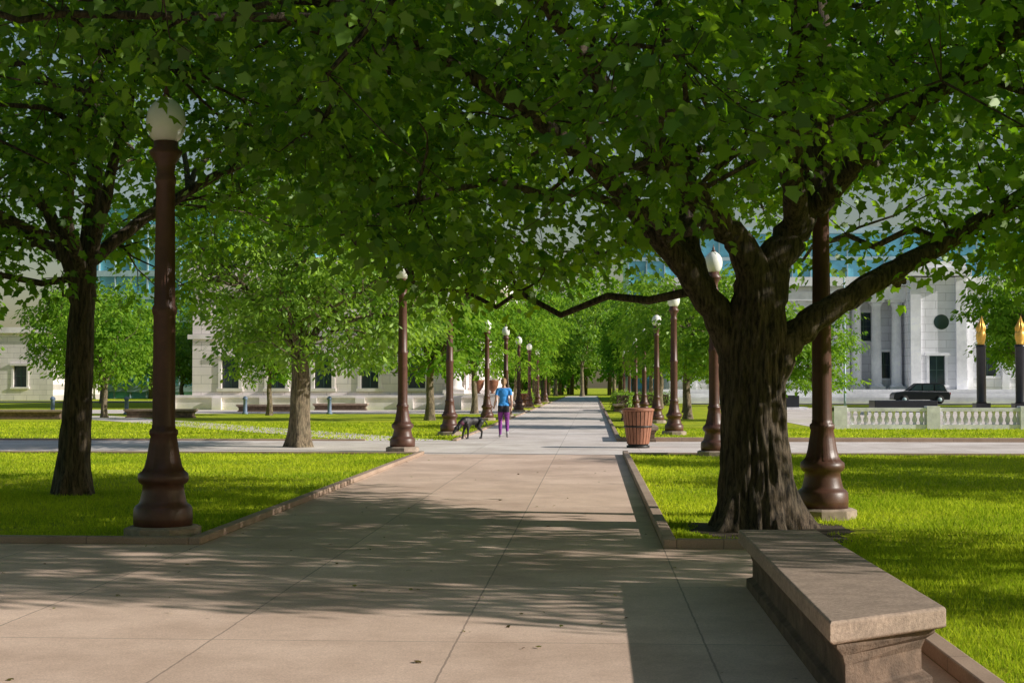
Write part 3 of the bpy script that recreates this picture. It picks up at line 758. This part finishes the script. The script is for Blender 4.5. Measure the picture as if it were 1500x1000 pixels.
b.limb([(-.15,.0,1.385),(0,.0,1.41),(.15,.0,1.385)],[.062,.06,.062])
b.limb([(0,.0,1.38),(0,.015,1.50)],[.06,.052])
b.limb([(-.085,0,.9),(-.095,.10,.68),(-.10,.19,.5)],[.095,.082,.06]); b.limb([(-.10,.19,.5),(-.10,.18,.34),(-.10,.15,.1)],[.058,.058,.038])
b.limb([(-.10,.14,.07),(-.105,.24,.055),(-.11,.33,.04)],[.045,.045,.036])
b.limb([(.085,0,.9),(.09,.02,.68),(.095,.0,.48)],[.095,.082,.06]); b.limb([(.095,.0,.48),(.097,-.12,.36),(.10,-.27,.17)],[.058,.058,.038])
b.limb([(.10,-.29,.14),(.10,-.22,.075),(.105,-.15,.04)],[.042,.042,.034])
b.limb([(-.175,0,1.37),(-.205,-.03,1.24),(-.22,-.05,1.10)],[.056,.05,.041]); b.limb([(-.22,-.05,1.10),(-.25,.03,1.0),(-.27,.12,.92)],[.04,.037,.026])
b.limb([(.175,0,1.37),(.205,-.04,1.24),(.215,-.09,1.11)],[.056,.05,.041]); b.limb([(.215,-.09,1.11),(.225,-.04,.98),(.22,.04,.88)],[.04,.037,.026])
for s,h,dr in ((-1,V((-.275,.14,.90)),V((-.02,.10,-.06))),(1,V((.22,.055,.86)),V((0,.05,-.1)))):
    dr=dr.normalized(); side=dr.cross(V((1,0,0))).normalized()
    b.limb([h,h+dr*.05],[.026,.03])
    for k,(o,L) in enumerate(((-.03,.06),(-.01,.07),(.01,.068),(.03,.052))):
        a=h+dr*.06+side*o; curl=V((-s*1,0,0))
        b.limb([a,a+dr*L*.5+curl*.01,a+dr*L*.75+curl*.035],[.009,.0085,.0075],8)
    b.limb([h+dr*.02+side*.025,h+dr*.05+side*.05+V((-s*.01,0,0)),h+dr*.075+side*.052+V((-s*.02,0,0))],[.011,.01,.008],8)
b.sphere((0,.02,1.61),(.074,.092,.108),20); b.sphere((0,.05,1.56),(.052,.06,.06)); b.sphere((0,.115,1.595),(.013,.018,.022)); b.sphere((-.076,.015,1.60),(.012,.02,.03)); b.sphere((.076,.015,1.60),(.012,.02,.03))
def pick(c):
    if c.z<.095 or (c.y<-.12 and c.z<.20): return 4
    if c.z<1.24 and abs(c.x)>.168: return 0
    if c.z>1.44: return 0
    if c.z>.93: return 1
    if c.z>.74: return 2
    return 3
fuse(b,'body',['skin','shirt','shorts','legg','shoe'],pick,e)
b=MB(); b.sphere((0,.005,1.635),(.084,.097,.096),20); b.sphere((0,-.03,1.59),(.078,.075,.085),16)
b.limb([(0,-.09,1.66),(0,-.15,1.62),(0,-.14,1.52),(0,-.12,1.44)],[.025,.033,.03,.012]); 
fuse(b,'hair',['hair'],lambda c:0,e,.01,3)
b=MB(); 
for s in (-1,1): b.sphere((s*.028,.104,1.615),.009,8)
b.obj('eyes','white',e); b=MB(); b.sphere((0,.11,1.553),(.02,.008,.006),8); b.obj('mouth','redlamp',e)
DR=rad(38); DP=V((-3.42,40.2,.004))
e=empty('dog',DP,DR,1.06)
b=MB()
b.sphere((-.15,0,.45),(.17,.105,.155),18); b.sphere((.06,0,.475),(.18,.09,.11),18); b.sphere((.24,0,.47),(.12,.1,.12),16)
b.limb([(-.22,0,.50),(-.33,0,.43),(-.42,0,.33)],[.095,.08,.065])
b.sphere((-.46,0,.29),(.09,.065,.067)); b.limb([(-.48,0,.27),(-.55,0,.20),(-.585,0,.165)],[.05,.04,.03])
for s in (-1,1):
    b.limb([(-.43,s*.05,.33),(-.44,s*.075,.29),(-.45,s*.08,.245)],[.024,.024,.013],8)
    fx=-.03*s
    b.limb([(-.2,s*.065,.42),(-.16,s*.075,.32),(-.19+fx,s*.075,.16),(-.2+fx,s*.075,.05)],[.065,.045,.029,.024]); b.limb([(-.2+fx,s*.075,.028),(-.245+fx,s*.075,.024)],[.027,.023])
    hx=.05*s
    b.limb([(.25,s*.065,.45),(.19+hx*.5,s*.08,.33)],[.09,.055]); b.limb([(.19+hx*.5,s*.08,.33),(.33+hx,s*.08,.19),(.31+hx,s*.08,.05)],[.05,.028,.024]); b.limb([(.31+hx,s*.08,.028),(.265+hx,s*.08,.024)],[.027,.023])
b.limb([(.33,0,.52),(.42,0,.48),(.49,0,.38),(.53,0,.33)],[.028,.022,.016,.01])
fuse(b,'body',['dog'],lambda c:0,e,.01,3)
b=MB(); b.tube([(-.36,0,.47),(-.31,0,.39)],[.088,.088],14); b.obj('collar','leash',e)
b=MB(); a=DP+V((-.34*math.cos(DR),-.34*math.sin(DR),.5))*1.06; h=V((-2.86,41.14,.87)); pts=[]
for i in range(9):
    t=i/8; q=a.lerp(h,t); q.z-=.22*math.sin(math.pi*t); pts.append(q)
b.tube(pts,[.007]*9,6); b.obj('dog_leash','leash')

# ------------------------------------------------------------------ world, sun, camera
EL=rad(25); AZ=rad(99)
w=bpy.data.worlds.new('World'); scene.world=w; w.use_nodes=True
n=w.node_tree.nodes; bg=n['Background']; sk=n.new('ShaderNodeTexSky'); sk.sky_type='NISHITA'; sk.sun_disc=False
sk.sun_elevation=EL; sk.sun_rotation=AZ; sk.dust_density=1.5; sk.air_density=1.3
w.node_tree.links.new(sk.outputs[0],bg.inputs[0]); bg.inputs[1].default_value=.075
L=bpy.data.lights.new('sun','SUN'); L.energy=5; L.angle=rad(.5); L.color=(1,.95,.87)
so=bpy.data.objects.new('sun',L); col.objects.link(so)
d=V((math.sin(AZ)*math.cos(EL),math.cos(AZ)*math.cos(EL),math.sin(EL)))
so.rotation_euler=d.to_track_quat('Z','Y').to_euler(); so.location=(30,0,30)
cam=bpy.data.cameras.new('camera'); cam.lens=50; cam.sensor_width=36; cam.clip_end=2000; cam.clip_start=.1
co=bpy.data.objects.new('camera',cam); col.objects.link(co); co.location=(0,0,1.5); co.rotation_euler=(rad(90+1.79),0,rad(3.24))
scene.camera=co
scene.view_settings.view_transform='Standard'; scene.view_settings.look='None'; scene.view_settings.exposure=0
